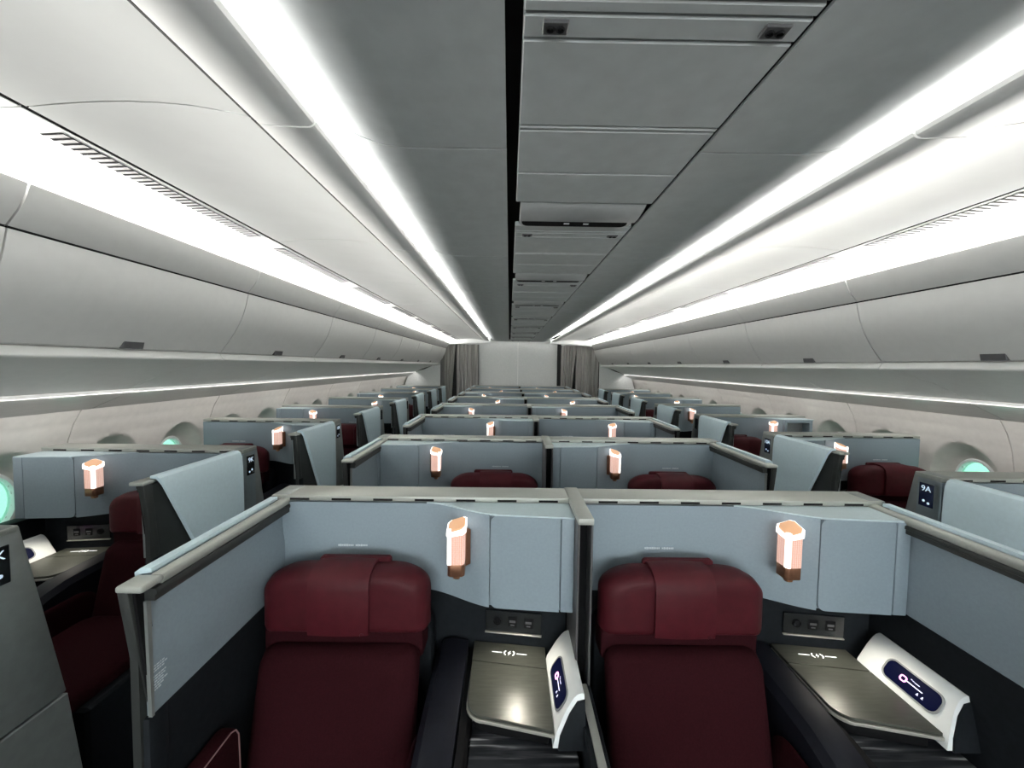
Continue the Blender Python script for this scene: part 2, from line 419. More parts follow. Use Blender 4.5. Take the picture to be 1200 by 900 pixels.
for s, nm, seam0, win0 in ((-1, 'left', 2.225, 2.49), (1, 'right', 2.30, 2.565)):
    lowprof = [(s * wall_x(z), z) for z in (.63, .5, .3, .1, 0)]
    wl = piece('wall_' + nm, lambda: sheet(lowprof, YB, YF, .02, 1, s), 'side')
    tag(wl, 'beige cabin sidewall with oval windows on the %s' % nm, 'wall', kind='structure')
    yy = seam0 - 1.06 * 4
    for k in range(-6, 8):
        a = seam0 + 1.06 * k; c = a + 1.06
        if c < YB or a > YF - .3: continue
        wins = [win0 + 1.06 * k, win0 + 1.06 * k + .53]
        piece('wall_panel', lambda: wall_panel(s, 0, 1.06, [.265, .795]), 'side', wl, (0, a, 0), key='wallpanel%d' % s)
        for wy in wins:
            if wy < .3 or wy > YF - .2: continue
            x = s * (wall_x(WZ) + .088)
            wn = thing('window_%d' % winN, '%s window of the %s cabin wall, pale ring round a tinted pane' % (ORD[min(10, max(0, round((wy - win0) / .53) + 3))], nm), 'window', (x, wy, WZ), kind='structure')
            winN += 1
            def ring():
                q = bmesh.new(); n = 40; rings = []
                for (f, dx) in ((.62, .0), (.575, -.012), (.53, -.010), (.50, .012), (.50, .03), (.62, .03)):
                    rings.append([q.verts.new((s * dx, .205 * f * math.cos(t), .275 * f * math.sin(t))) for t in [2 * math.pi * i / n for i in range(n)]])
                for r in range(len(rings)):
                    A, B = rings[r], rings[(r + 1) % len(rings)]
                    for i in range(n): q.faces.new((A[i], A[(i + 1) % n], B[(i + 1) % n], B[i]))
                bmesh.ops.recalc_face_normals(q, faces=q.faces[:]); return q
            piece('window_ring', ring, 'white', wn, key='winring%d' % s)
            def pane():
                q = bmesh.new(); n = 40
                for dx in (.014, .018):
                    v = [q.verts.new((s * dx, .205 * .52 * math.cos(t), .275 * .52 * math.sin(t))) for t in [2 * math.pi * i / n for i in range(n)]]
                    q.faces.new(v)
                return q
            piece('window_pane', pane, 'pane', wn, key='winpane%d' % s)
    # service panels under the bins, light rail
    up_ = [(s * x, z) for x, z in ((1.985, 1.652), (2.05, 1.640), (2.15, 1.618), (2.27, 1.583), (2.38, 1.538), (2.50, 1.482))]
    ra_ = [(s * x, z) for x, z in ((2.505, 1.462), (2.56, 1.437), (2.62, 1.41), (2.68, 1.383), (2.722, 1.362))]
    for k in range(-5, 8):
        a = 1.20 + 1.08 * k
        if a + .3 > YF: continue
        L = min(1.08, YF - .315 - a) - .006
        piece('service_panel', lambda: sheet(up_, 0, L, .01, 1, s), 'service', wl, (0, a, 0), key='service%d_%.2f' % (s, L))
        piece('light_rail', lambda: sheet(ra_, 0, L, .012, 1, s), 'rail', wl, (0, a, 0), key='lrail%d_%.2f' % (s, L))
    piece('rail_lip', lambda: prism([(s * 2.498, 1.484), (s * 2.500, 1.470), (s * 2.507, 1.4645), (s * 2.514, 1.468), (s * 2.514, 1.486)], YB, YF - .4, 'y', .002, 1), 'led', wl)
# ---- overhead bins
def bin_door_prof(s):
    pts = []
    for i in range(13):
        t = i / 12
        x = 1.789 + (1.957 - 1.789) * t - .030 * math.sin(math.pi * t) + .0 * t; z = 2.047 + (1.706 - 2.047) * t
        pts.append((s * x, z))
    return pts
for s, nm in ((-1, 'left'), (1, 'right')):
    n = 0
    for k in range(-4, 8):
        a = 1.20 + 1.08 * k
        last = (a + 1.08 > YF - .25)
        if a + .4 > YF - .3: continue
        L = min(1.08, YF - .3 - a) - .006
        vis = a + 1.08 > .4
        idx = n
        if vis: n += 1
        lab = '%s overhead bin along the %s side, white door with grey latch' % (ORD[idx], nm) if vis else 'overhead bin %s the viewer, %s side' % ({-4: 'third behind', -3: 'second behind', -2: 'first behind', -1: 'just beside'}[k], nm)
        ob = thing('overhead_bin', lab, 'overhead bin', (0, a, 0), group='overhead bins along the cabin')
        body = [(s * x, z) for x, z in ((1.715, 2.180), (1.722, 2.186), (1.735, 2.182), (1.76, 2.150), (1.90, 2.13), (2.30, 2.0), (2.55, 1.75), (2.50, 1.56), (2.0, 1.69), (1.97, 1.71), (1.82, 2.045), (1.789, 2.056), (1.750, 2.105), (1.727, 2.145))]
        piece('bin_body', lambda: prism(body, 0, L, 'y'), 'bin', ob, key='binbody%d_%.2f' % (s, L))
        d = piece('bin_door', lambda: sheet(bin_door_prof(s), 0, L, .015, 1, s), 'bin', ob, key='bindoor%d_%.2f' % (s, L))
        piece('sill', lambda: prism([(s * 1.962, 1.696), (s * 1.942, 1.664), (s * 1.950, 1.656), (s * 1.995, 1.650), (s * 1.995, 1.70)], 0, L, 'y', .003, 1), 'sill', ob, key='binsill%d_%.2f' % (s, L), label='white sill under the bin door')
        piece('door_gap', lambda: prism([(s * 1.7905, 2.0565), (s * 1.7945, 2.0455), (s * 1.815, 2.046), (s * 1.81, 2.06)], 0, L, 'y'), 'slot', ob, key='bingap%d_%.2f' % (s, L))
        def latch():
            q = bmesh.new()
            prism([(s * 1.962, 1.704), (s * 1.946, 1.742), (s * 1.934, 1.742), (s * 1.944, 1.702)], -.048, .048, 'y', .002, 1, q)
            return q
        if L > 1: piece('latch', latch, 'latch', d, (0, L / 2, 0), key='latch%d' % s)
# ---- rear-view ends
def bulkhead():
    return box(-3.0, 3.0, YF, YF + .05, 0, 2.5)
wb = piece('wall_back', bulkhead, 'seam'); tag(wb, 'pale grey bulkhead of two panels at the far end between the curtains', 'wall', kind='structure')
for x0, x1 in ((-1.02, -.055), (-.045, .93)):
    piece('bulkhead_panel', lambda: box(x0, x1, YF - .03, YF, .0, 2.3, .003, 1), 'bulk', wb, key='bulkpanel%.2f' % x0)
piece('bulkhead_joint', lambda: box(-.058, -.042, YF - .036, YF - .004, 0, 2.235, .002, 1), 'sill', wb)
piece('bulkhead_rail', lambda: box(-.75, .72, YF - .055, YF - .02, 2.225, 2.25, .004, 1), 'panel', wb)
for x in (-.86, .77):
    piece('bulkhead_light', lambda: box(x - .05, x + .05, YF - .06, YF - .02, 2.13, 2.165, .004, 1), 'panel', wb, key='bhl%.2f' % x)
for s in (-1, 1):   # outboard class divider with a curved trim
    dv = [(1.93, 0), (1.93, 2.14), (1.97, 2.05), (1.98, 1.88), (2.03, 1.72), (2.13, 1.61), (2.30, 1.53), (2.55, 1.46), (2.72, 1.36), (2.83, 1.0), (2.81, .5), (2.68, 0)]
    piece('side_divider', lambda: prism([(s * x, z) for x, z in dv], YF - .31, YF - .27, 'y'), 'bulk', wb)
    piece('divider_trim', lambda: tube([(s * x, YF - .315, z) for x, z in dv[1:9]], .012, 6), 'panel', wb)
wf = piece('wall_front', lambda: box(-3.0, 3.0, YB - .05, YB, 0, 2.5), 'bulk'); tag(wf, 'grey bulkhead behind the viewer', 'wall', kind='structure')
# ---- curtains
for s, nm in ((-1, 'left'), (1, 'right')):
    cu = thing('curtain', 'grey pleated curtain hanging across the %s aisle at the far bulkhead' % nm, 'curtain', (s * 1.47, YF - .2, 0), group='curtains at the far end')
    def leaf(x0, x1, seed, gap):
        def f():
            b = bmesh.new(); nx, nz = 90, 14; R = random.Random(seed); ph = R.random() * 6; g = {}
            for front in (0, 1):
                for i in range(nx + 1):
                    for j in range(nz + 1):
                        t = i / nx; h = j / nz; z = .02 + 2.14 * h
                        x = x0 + (x1 - x0) * t
                        x += gap * (1 - h) * t * .16 + .01 * math.sin(3 * h + seed)
                        y = .030 * math.sin(t * 34 + ph + .8 * math.sin(5 * t)) + .012 * math.sin(t * 71 + 2 * h) + .02 * math.sin(t * 9 + h * 2)
                        g[front, i, j] = b.verts.new((x, y + front * .006, z))
            for i in range(nx):
                for j in range(nz):
                    b.faces.new((g[0, i, j], g[0, i + 1, j], g[0, i + 1, j + 1], g[0, i, j + 1]))
                    b.faces.new((g[1, i, j + 1], g[1, i + 1, j + 1], g[1, i + 1, j], g[1, i, j]))
            return b
        return f
    piece('curtain_leaf', leaf(-.46, -.10, 3 + s, -1), 'curtain', cu, ang=60)
    piece('curtain_leaf', leaf(-.09, .46, 9 + s, 0), 'curtain', cu, (0, .03, 0), ang=60)
    piece('curtain_rail', lambda: box(-.47, .47, -.02, .02, 2.155, 2.18, .004, 1), 'panel', cu, key='crail')

# ================================================================ the suites
W = 1.07
def vfront(u):
    a = -.110 * smooth(.53, .82, u)
    if u > .795: a -= .022 * (u - .795) / .26
    return a
US = [.0, .25, .45, .53] + [.53 + .29 * i / 16 for i in range(1, 17)] + [.87, .94, 1.0, 1.055]
ZL, ZH = .846, 1.158
def b_back():
    us = [u for u in US if u <= .775] + [.779]
    poly = [(u, vfront(u)) for u in us] + [(.779, vfront(.779) + .014), (.82, vfront(.82) + .014), (.9, vfront(.9) + .014), (1.055, vfront(1.055) + .014), (1.055, .10), (0.0, .10)]
    return prism(poly, ZL, ZH, 'z')
def b_back_open():
    us = [u for u in US if u <= .775] + [.779]
    poly = [(u, vfront(u)) for u in us] + [(.779, -.02), (1.055, -.02), (1.055, .10), (0.0, .10)]
    b = prism(poly, ZL, ZH, 'z')
    f = vfront(.9)
    for (u0, u1, z0, z1) in ((.779, .807, ZL, ZH), (1.027, 1.055, ZL, ZH), (.807, 1.027, ZL, ZL + .03), (.807, 1.027, ZH - .03, ZH)):
        box(u0, u1, f, -.019, z0, z1, .004, 2, b)
    return b
def b_cubby():
    return box(.808, 1.026, -.025, -.019, ZL + .03, ZH - .03)
def plan_strip(u0, u1, z0, z1, bw=.004, n=6, front=0.0, back=.0135):
    us = [u0 + (u1 - u0) * i / n for i in range(n + 1)]
    return prism([(u, vfront(u) + front) for u in us] + [(u, vfront(u) + back) for u in reversed(us)], z0, z1, 'z', bw, 2)
def b_ldoor():
    o = []
    pts = rrect(.7825, 1.009, ZL + .001, ZH - .001, .022, .022, 5)
    for a, c in zip(pts, pts[1:] + pts[:1]):
        n = max(1, int(abs(c[0] - a[0]) / .02))
        o += [(a[0] + (c[0] - a[0]) * i / n, a[1] + (c[1] - a[1]) * i / n) for i in range(n)]
    o = [(max(u, .7825), z) if u < .9 else ((1.009 if u > .985 else u), (z if u < .985 else (ZL + .001 if z < 1 else ZH - .001))) for u, z in o]
    q = []
    for p in o:
        if not q or (abs(p[0] - q[-1][0]) + abs(p[1] - q[-1][1])) > 1e-5: q.append(p)
    b = bmesh.new()
    F = [b.verts.new((u, vfront(u), z)) for u, z in q]; K = [b.verts.new((u, vfront(u) + .0135, z)) for u, z in q]; n = len(q)
    for i in range(n): b.faces.new((F[i], K[i], K[(i + 1) % n], F[(i + 1) % n]))
    for Q in (F, K): bmesh.ops.triangulate(b, faces=[b.faces.new(Q)])
    bmesh.ops.recalc_face_normals(b, faces=b.faces[:]); return b
def b_lstrip(): return plan_strip(1.013, 1.0545, ZL + .001, ZH - .001, .003, 2)
def b_ltop():
    us = [.55] + [u for u in US if u > .55]
    return prism([(u, min(-.0005, vfront(u) + .003)) for u in us] + [(1.054, -.0005)], ZH - .002, ZH + .004, 'z')
def b_cap(): return box(0, W, 0, .115, ZH + .004, 1.181, .003, 2)
def b_capslot(): return box(-.034, .034, -.0012, .004, 1.165, 1.1725)
def b_lower():
    return prism([(0, .03), (.72, .03), (1.05, -.012), (1.05, .11), (0, .11)], 0, ZL, 'z')
def b_lamplight(): return prism(rrect(.845, .905, -.055, -.025, .012, n=4), ZL - .004, ZL + .001, 'z')
# aisle wall: a runs from the outer face of the suite inwards
VE = -.538
def b_post():
    b = prism([(.002, .607), (.117 + .17 * .575, .607), (.135, 1.08), (.117, 1.182), (.002, 1.182)], 0, .062, 'x', .006, 2)
    return prism([(.002, 0), (.287, 0), (.117 + .17 * .59, .600), (.002, .600)], 0, .062, 'x', .004, 1, b)
def b_door():
    prof = [(-.016, .30), (-.018, .8), (-.016, 1.08), (-.012, 1.15), (-.004, 1.172), (.010, 1.182), (.034, 1.182), (.034, 1.172), (.010, 1.168), (.002, 1.14), (.002, .30)]
    b = bmesh.new(); n = len(prof)
    def front(z): return VE + .045 + .515 * max(0, 1.17 - z) * .92
    A = [b.verts.new((p[0], -.020, p[1])) for p in prof]; B = [b.verts.new((p[0], front(p[1]), p[1])) for p in prof]
    for i in range(n): b.faces.new((A[i], B[i], B[(i + 1) % n], A[(i + 1) % n]))
    for Q in (A, B): bmesh.ops.triangulate(b, faces=[b.faces.new(Q)])
    bmesh.ops.recalc_face_normals(b, faces=b.faces[:]); return b
def b_core():
    b = box(.012, .030, VE + .012, .002, .0, 1.15)
    return b
def b_end():
    b = bmesh.new()
    prism([(VE + .03, .86), (VE - .012, 1.165), (VE + .03, 1.168), (VE + .055, .86)], .010, .034, 'x', .005, 2, b)
    return b
def b_pedestal(): return box(.006, .044, VE + .018, VE + .07, 0.0, .85, .008, 2)
def b_gap(): return prism([(VE + .03, .855), (VE + .0, 1.15), (VE + .03, 1.15), (VE + .05, .855)], .0335, .0405, 'x')
def b_rail():
    b = prism([(.037, 1.15), (.037, 1.170), (.040, 1.1725), (.062, 1.1705), (.066, 1.166), (.066, 1.160), (.062, 1.15)], VE + .04, .0, 'y', .001, 1)
    return box(.008, .067, VE - .013, VE + .04, 1.156, 1.1715, .006, 3, b)
def b_railgroove():
    b = prism([(.040, 1.1225), (.040, 1.150), (.0655, 1.1495), (.0675, 1.146), (.0675, 1.138), (.064, 1.136), (.064, 1.1225)], VE + .02, -.001, 'y')
    return b
def b_inner():
    prof = []
    for i in range(15):
        z = 1.1215 - (1.1215 - .85) * i / 14
        prof.append((.0385 + .008 * (1 - smooth(.985, 1.085, z)) - .006 * (1 - smooth(.85, .97, z)), z))
    prof += [(.031, .85), (.031, 1.118)]
    return prism(prof, VE + .028, -.001, 'y')
def b_innerlow(): return box(.030, .0415, VE + .03, .03, 0, .8495)
def b_jamb(): return prism([(VE + .022, .852), (VE + .017, 1.1215), (VE + .028, 1.1215), (VE + .0285, .852)], .0390, .0475, 'x')
def b_plate(): return box(-.0025, .001, .030, .092, 1.03, 1.137, .002, 1)
def b_plateframe():
    b = box(-.0015, .001, .026, .092, 1.041, 1.149, .001, 1); return b
def b_caption():
    b = bmesh.new(); R = random.Random(4); x = 0
    for wlen in (9, 7):
        for i in range(wlen):
            h = R.choice((.0055, .0075, .006)); x += .0062
            box(x, x + .0042, -.0008, .0006, -h / 2, h / 2, bm=b)
        x += .006
    for v in b.verts: v.co.x -= x / 2
    return b
def b_placard():
    b = bmesh.new(); R = random.Random(9)
    for i in range(10):
        z = .028 - i * .0062; y = -.018
        if i == 3: continue
        L_ = R.uniform(.028, .036) if i != 9 else .02
        while y < -.018 + L_:
            d = R.uniform(.003, .008); box(.0, .0008, y, y + d, z - .0015, z + .0015, bm=b); y += d + .0018
    return b
# console
TZ = .635
def b_tabletop():
    pts = [(.722, -.068), (.724, -.225)]
    for k in range(1, 8):
        t = math.pi / 2 * k / 7; pts.append((.724 + .055 * (1 - math.cos(t)), -.225 - .055 * math.sin(t)))
    pts += [(.965, -.322), (.975, -.322), (.976, -.105)]
    return prism(pts, TZ - .010, TZ, 'z', .0015, 1)
def b_pad():
    return prism([(.722, -.065), (.976, -.102), (.978, -.004), (.722, .026)], TZ - .010, TZ, 'z', .0012, 1)
def b_tabletrim():
    pts = [(.722, .02), (.720, -.225)]
    for k in range(1, 8):
        t = math.pi / 2 * k / 7; pts.append((.720 + .057 * (1 - math.cos(t)), -.225 - .059 * math.sin(t)))
    pts += [(.976, -.327), (.976, -.0)]
    return prism(pts, TZ - .020, TZ - .0105, 'z', .001, 1)
def b_tableunder():
    pts = [(.735, .0), (.735, -.215), (.75, -.25), (.79, -.265), (.965, -.30), (.965, -.02)]
    return prism(pts, TZ - .07, TZ - .0205, 'z', .008, 2)
def b_mark():
    b = bmesh.new(); z0, z1 = 0, .0009
    box(-.062, -.026, -.0013, .0013, z0, z1, bm=b); box(.026, .062, -.0013, .0013, z0, z1, bm=b)
    for sgn in (-1, 1):
        n = 7; o, i_ = [], []
        for k in range(n + 1):
            t = math.radians(-62 + 124 * k / n); o.append((sgn * (.007 + .0125 * math.cos(t)), .0125 * math.sin(t))); i_.append((sgn * (.007 + .0085 * math.cos(t)), .0095 * math.sin(t)))
        for k in range(n):
            prism([o[k], o[k + 1], i_[k + 1], i_[k]], z0, z1, 'z', bm=b)
    prism([(.004, .011), (-.006, -.001), (-.001, -.001), (-.004, -.011), (.006, .001), (.001, .001)], z0, z1, 'z', bm=b)
    return b
def b_bolster():
    pts = [(.970, .600), (.981, .640), (1.010, .690), (1.030, .717), (1.042, .728), (1.054, .7315), (1.060, .7295), (1.061, .715), (1.061, .60)]
    b = bmesh.new()
    back = [b.verts.new((p[0], -.045 - .0 * p[0], p[1])) for p in pts]
    fr = [b.verts.new((p[0], -.338 + .03 * smooth(.60, .73, p[1]), p[1])) for p in pts]
    n = len(pts)
    for i in range(n): b.faces.new((back[i], fr[i], fr[(i + 1) % n], back[(i + 1) % n]))
    b.faces.new(back); b.faces.new(fr)
    bmesh.ops.recalc_face_normals(b, faces=b.faces[:])
    edges = [e for e in b.edges if all(abs(v.co.y + .045) < 1e-4 for v in e.verts)]
    bevel(b, .025, 4, edges=edges)
    return b
def b_bolend():
    pts = [(.984, .598), (.990, .632), (1.018, .682), (1.040, .712), (1.0615, .717), (1.0615, .598)]
    b = bmesh.new(); f = [b.verts.new((p[0], -.3435 + .03 * smooth(.60, .73, p[1]), p[1])) for p in pts]
    g = [b.verts.new((p[0], -.325 + .03 * smooth(.60, .73, p[1]), p[1])) for p in pts]
    n = len(pts); b.faces.new(f); b.faces.new(g)
    for i in range(n): b.faces.new((f[i], g[i], g[(i + 1) % n], f[(i + 1) % n]))
    bmesh.ops.recalc_face_normals(b, faces=b.faces[:]); return b
# screen local frame: x along the console (towards the viewer = -y), built flat then turned onto the bolster face
SA = math.atan2(.717 - .640, 1.030 - .979)
def b_screen(): return prism(rrect(-.079, .079, -.029, .029, .02, n=5), -.002, .0012, 'z', .0006, 1)
def b_screenframe(): return prism(rrect(-.085, .085, -.0335, .0335, .024, n=5), -.002, .0004, 'z', .0006, 1)
def b_bulb():
    b = bmesh.new(); pts = [(x, y) for x, y in rrect(-.0085, .0085, -.0075, .0075, .005, n=3)]
    return tube([(x, y, .0022) for x, y in pts], .0022, 5, True, b)
def b_slider():
    b = bmesh.new(); box(-.012, .034, -.0012, .0012, .0014, .002, bm=b)
    for (x0, x1, y) in ((-.006, -.002, .013), (.0, .004, .012), (.006, .020, .011)): box(x0, x1, y - .0009, y + .0009, .0014, .002, bm=b)
    for x in (.026, .040):
        box(x - .003, x + .003, -.0155, -.0140, .0014, .002, bm=b); box(x - .0015, x + .0015, -.013, -.009, .0014, .002, bm=b)
    return b
WA = math.atan2(-.042, .33)
def b_sockpanel(): return box(0, .205, -.006, .0, 0, .078, .002, 1)
def b_sockstrip(): return box(0.0, .205, -.010, .0, -.006, -.0015, .001, 1)
def b_sock(): return box(-.017, .017, -.0085, -.003, -.019, .019, .003, 2)
def b_sock_round():
    b = bmesh.new(); tube([(.012 * math.cos(t), -.009, .012 * math.sin(t)) for t in [i * math.pi / 6 for i in range(12)]], .003, 5, True, b)
    box(-.008, .008, -.009, -.004, -.008, .008, bm=b); return b
def b_sockport():
    b = bmesh.new(); box(-.011, .011, -.0095, -.008, -.002, .006, bm=b); box(-.007, .007, -.0095, -.008, -.013, -.009, bm=b); return b
def b_body():
    b = prism([(.735, .02), (.735, -.98), (1.045, -.98), (1.045, -.015)], 0, .555, 'z', .004, 1)
    return b
def b_fascia():
    # dark curved console side from the table edge forward
    b = bmesh.new(); n = 12; A = []
    for i in range(n + 1):
        t = i / n; v = .02 - 1.0 * t; zt = .612 - .09 * smooth(.3, .9, t)
        A.append([b.verts.new((.702 + .012 * t, v, 0)), b.verts.new((.702 + .012 * t, v, zt)), b.verts.new((.722 + .012 * t, v, zt)), b.verts.new((.7345, v, zt - .02)), b.verts.new((.7345, v, 0))])
    for i in range(n):
        for k in range(5): b.faces.new((A[i][k], A[i + 1][k], A[i + 1][(k + 1) % 5], A[i][(k + 1) % 5]))
    b.faces.new(A[0]); b.faces.new(A[-1]); bmesh.ops.recalc_face_normals(b, faces=b.faces[:]); return b
def b_fslot(): return box(.7005, .7035, -.035, .035, -.008, .008)
def b_shelf(): return box(.7355, 1.044, -.97, -.0, .555, .563, .003, 1)
# seat
HR = rrect(.047, .586, .782, .986, (.12, .075), (.018, .018), 10)
def b_headrest():
    b = pillow(HR, -.10, .062, .055, 12, 10)
    return b
def b_headpiping():
    return tube([(x, -.135, z) for x, z in rrect(.062, .569, .80, .974, (.15, .085), (.03, .03), 8)][9:27], .0032, 5)
def b_cover():
    # leather cover folded over the head rest
    prof = [(-.173, .795), (-.176, .81), (-.175, .935), (-.168, .965), (-.150, .986), (-.12, .995), (-.08, .995), (-.052, .986), (-.04, .965), (-.04, .90)]
    b = bmesh.new(); nu = 12; rows = []
    for j in range(nu + 1):
        u = .213 + (.405 - .213) * j / nu; bow = .004 * math.sin(math.pi * j / nu)
        r = []
        for i, (y, z) in enumerate(prof):
            y2, z2 = prof[max(0, i - 1)]; y3, z3 = prof[min(len(prof) - 1, i + 1)]
            n = Vector((-(z3 - z2), (y3 - y2))).normalized()
            r.append((b.verts.new((u, y + n.x * bow, z + n.y * bow)), b.verts.new((u, y - n.x * .007 + 0, z - n.y * .007))))
        rows.append(r)
    m = len(prof)
    for j in range(nu):
        for i in range(m - 1):
            for q in (0, 1): b.faces.new((rows[j][i][q], rows[j + 1][i][q], rows[j + 1][i + 1][q], rows[j][i + 1][q]))
        for i in (0, m - 1): b.faces.new((rows[j][i][0], rows[j + 1][i][0], rows[j + 1][i][1], rows[j][i][1]))
    for j in (0, nu):
        for i in range(m - 1): b.faces.new((rows[j][i][0], rows[j][i + 1][0], rows[j][i + 1][1], rows[j][i][1]))
    bmesh.ops.recalc_face_normals(b, faces=b.faces[:]); return b
def b_coverflap():   # the back half of the cover stands a little higher and wider
    return prism(rrect(.205, .445, .95, .999, .012, .004, 4), -.075, -.055, 'y', .003, 1)
def b_crest():
    b = bmesh.new(); tube([(.006 * math.cos(t), 0, .006 * math.sin(t)) for t in [i * math.pi / 5 for i in range(7)]], .001, 5, False, b); return b
def b_neck():
    return prism(rrect(.052, .568, .69, .80, .02), -.135, -.04, 'y', .012, 2)
def b_backrest():
    o = rrect(.060, .562, .36, .747, (.05, .04), (.03, .03), 6)
    b = pillow(o, -.13, .05, .05, 14, 8)
    for v in b.verts: v.co.y -= (.747 - v.co.z) * .26 + .012
    return b
def b_seatshell():
    b = prism(rrect(.047, .582, .0, .78, .06, .01, 5), -.06, .02, 'y', .01, 2)
    return b
def b_cushion():
    o = rrect(.104, .567, -.76, -.25, .06, .04, 6)
    b = bmesh.new(); q = pillow(o, 0, .05, .02, 12, 7)
    for v in q.verts:
        x, y, z = v.co; v.co = (x, z, .405 - y)
    bmesh.ops.reverse_faces(q, faces=q.faces[:]); merge(b, q)
    return b
def b_seatbase(): return box(.07, .55, -.72, -.05, 0, .40, .01, 1)
def b_arm():
    b = prism([(-.30, .40), (-.305, .61), (-.315, .635), (-.34, .646), (-.48, .646), (-.52, .625), (-.52, .40)], .046, .092, 'x', .014, 3)
    return b
def b_armpipe():
    return tube([(.0925, y, z) for y, z in ((-.308, .50), (-.312, .61), (-.322, .631), (-.342, .641), (-.4, .641), (-.48, .641))], .0019, 5)
def b_sidepad():
    # navy padded wedge between seat and console
    b = bmesh.new(); n = 10; A = []
    for i in range(n + 1):
        t = i / n; v = .015 - .80 * t; zt = .655 - .03 * t - .10 * smooth(.35, .9, t); u0 = .592; u1 = .700
        A.append([b.verts.new((u0, v, .0)), b.verts.new((u0, v, zt - .03)), b.verts.new((u0 + .02, v, zt - .006)), b.verts.new((u0 + .05, v, zt)), b.verts.new((u1, v, zt - .01)), b.verts.new((u1, v, 0))])
    for i in range(n):
        for k in range(6): b.faces.new((A[i][k], A[i + 1][k], A[i + 1][(k + 1) % 6], A[i][(k + 1) % 6]))
    b.faces.new(A[0]); b.faces.new(A[-1]); bmesh.ops.recalc_face_normals(b, faces=b.faces[:]); return b
def b_padseam(): return tube([(.593, -.30, .1), (.593, -.30, .55), (.612, -.30, .594), (.645, -.30, .602), (.70, -.30, .592)], .0025, 5)
def b_bolsterred():
    o = rrect(-.62, -.20, .36, .56, (.10, .09), (.03, .03), 6)
    b = pillow([(y, z) for y, z in o], 0, .014, .012, 6, 6)
    for v in b.verts:
        x, y, z = v.co; v.co = (.577 + y, x, z)
    return b
# lamp: square prism with one corner turned to the viewer; local origin at its foot, -y is outwards
def sq(r, cut, z0, z1, bw=0, bm=None):
    pts = []
    for k in range(4):
        a = math.radians(-90 + 90 * k); c = Vector((math.cos(a), math.sin(a))) * r; t = Vector((-math.sin(a), math.cos(a)))
        pts += [tuple(c * (1 - cut) - t * r * cut), tuple(c * (1 - cut) + t * r * cut)]
    return prism(pts, z0, z1, 'z', bw, 2, bm)
def b_lampknob():
    b = bmesh.new(); sq(.016, .2, 0, .016, .002, b); return b
def b_lampblock(): return sq(.039, .16, .016, .056, .002)
def b_lampmesh(): return sq(.0385, .14, .056, .168, .0)
def b_lampframe():
    b = bmesh.new(); r = .0405
    for k in (0, 2):
        a = math.radians(-90 + 90 * k); c = Vector((math.cos(a), math.sin(a))); t = Vector((-math.sin(a), math.cos(a)))
        w_ = .009
        pts = [c * (r - .009) - t * w_, c * (r - .003) - t * .003, c * (r - .003) + t * .003, c * (r - .009) + t * w_, c * (r - .018)]
        prism([tuple(p) for p in pts], .056, .170, 'z', bm=b)
    q = sq(.045, .16, .158, .176, .0)
    for v in q.verts: v.co.z += (.42 * v.co.y if v.co.z > .17 else .25 * v.co.y)
    merge(b, q)
    return b
def b_lampcap():
    q = sq(.0385, .2, .1745, .180, .001)
    for v in q.verts: v.co.z += .42 * v.co.y
    return q
def b_lampback(): return box(-.012, .012, .028, .052, .03, .15, .003, 1)

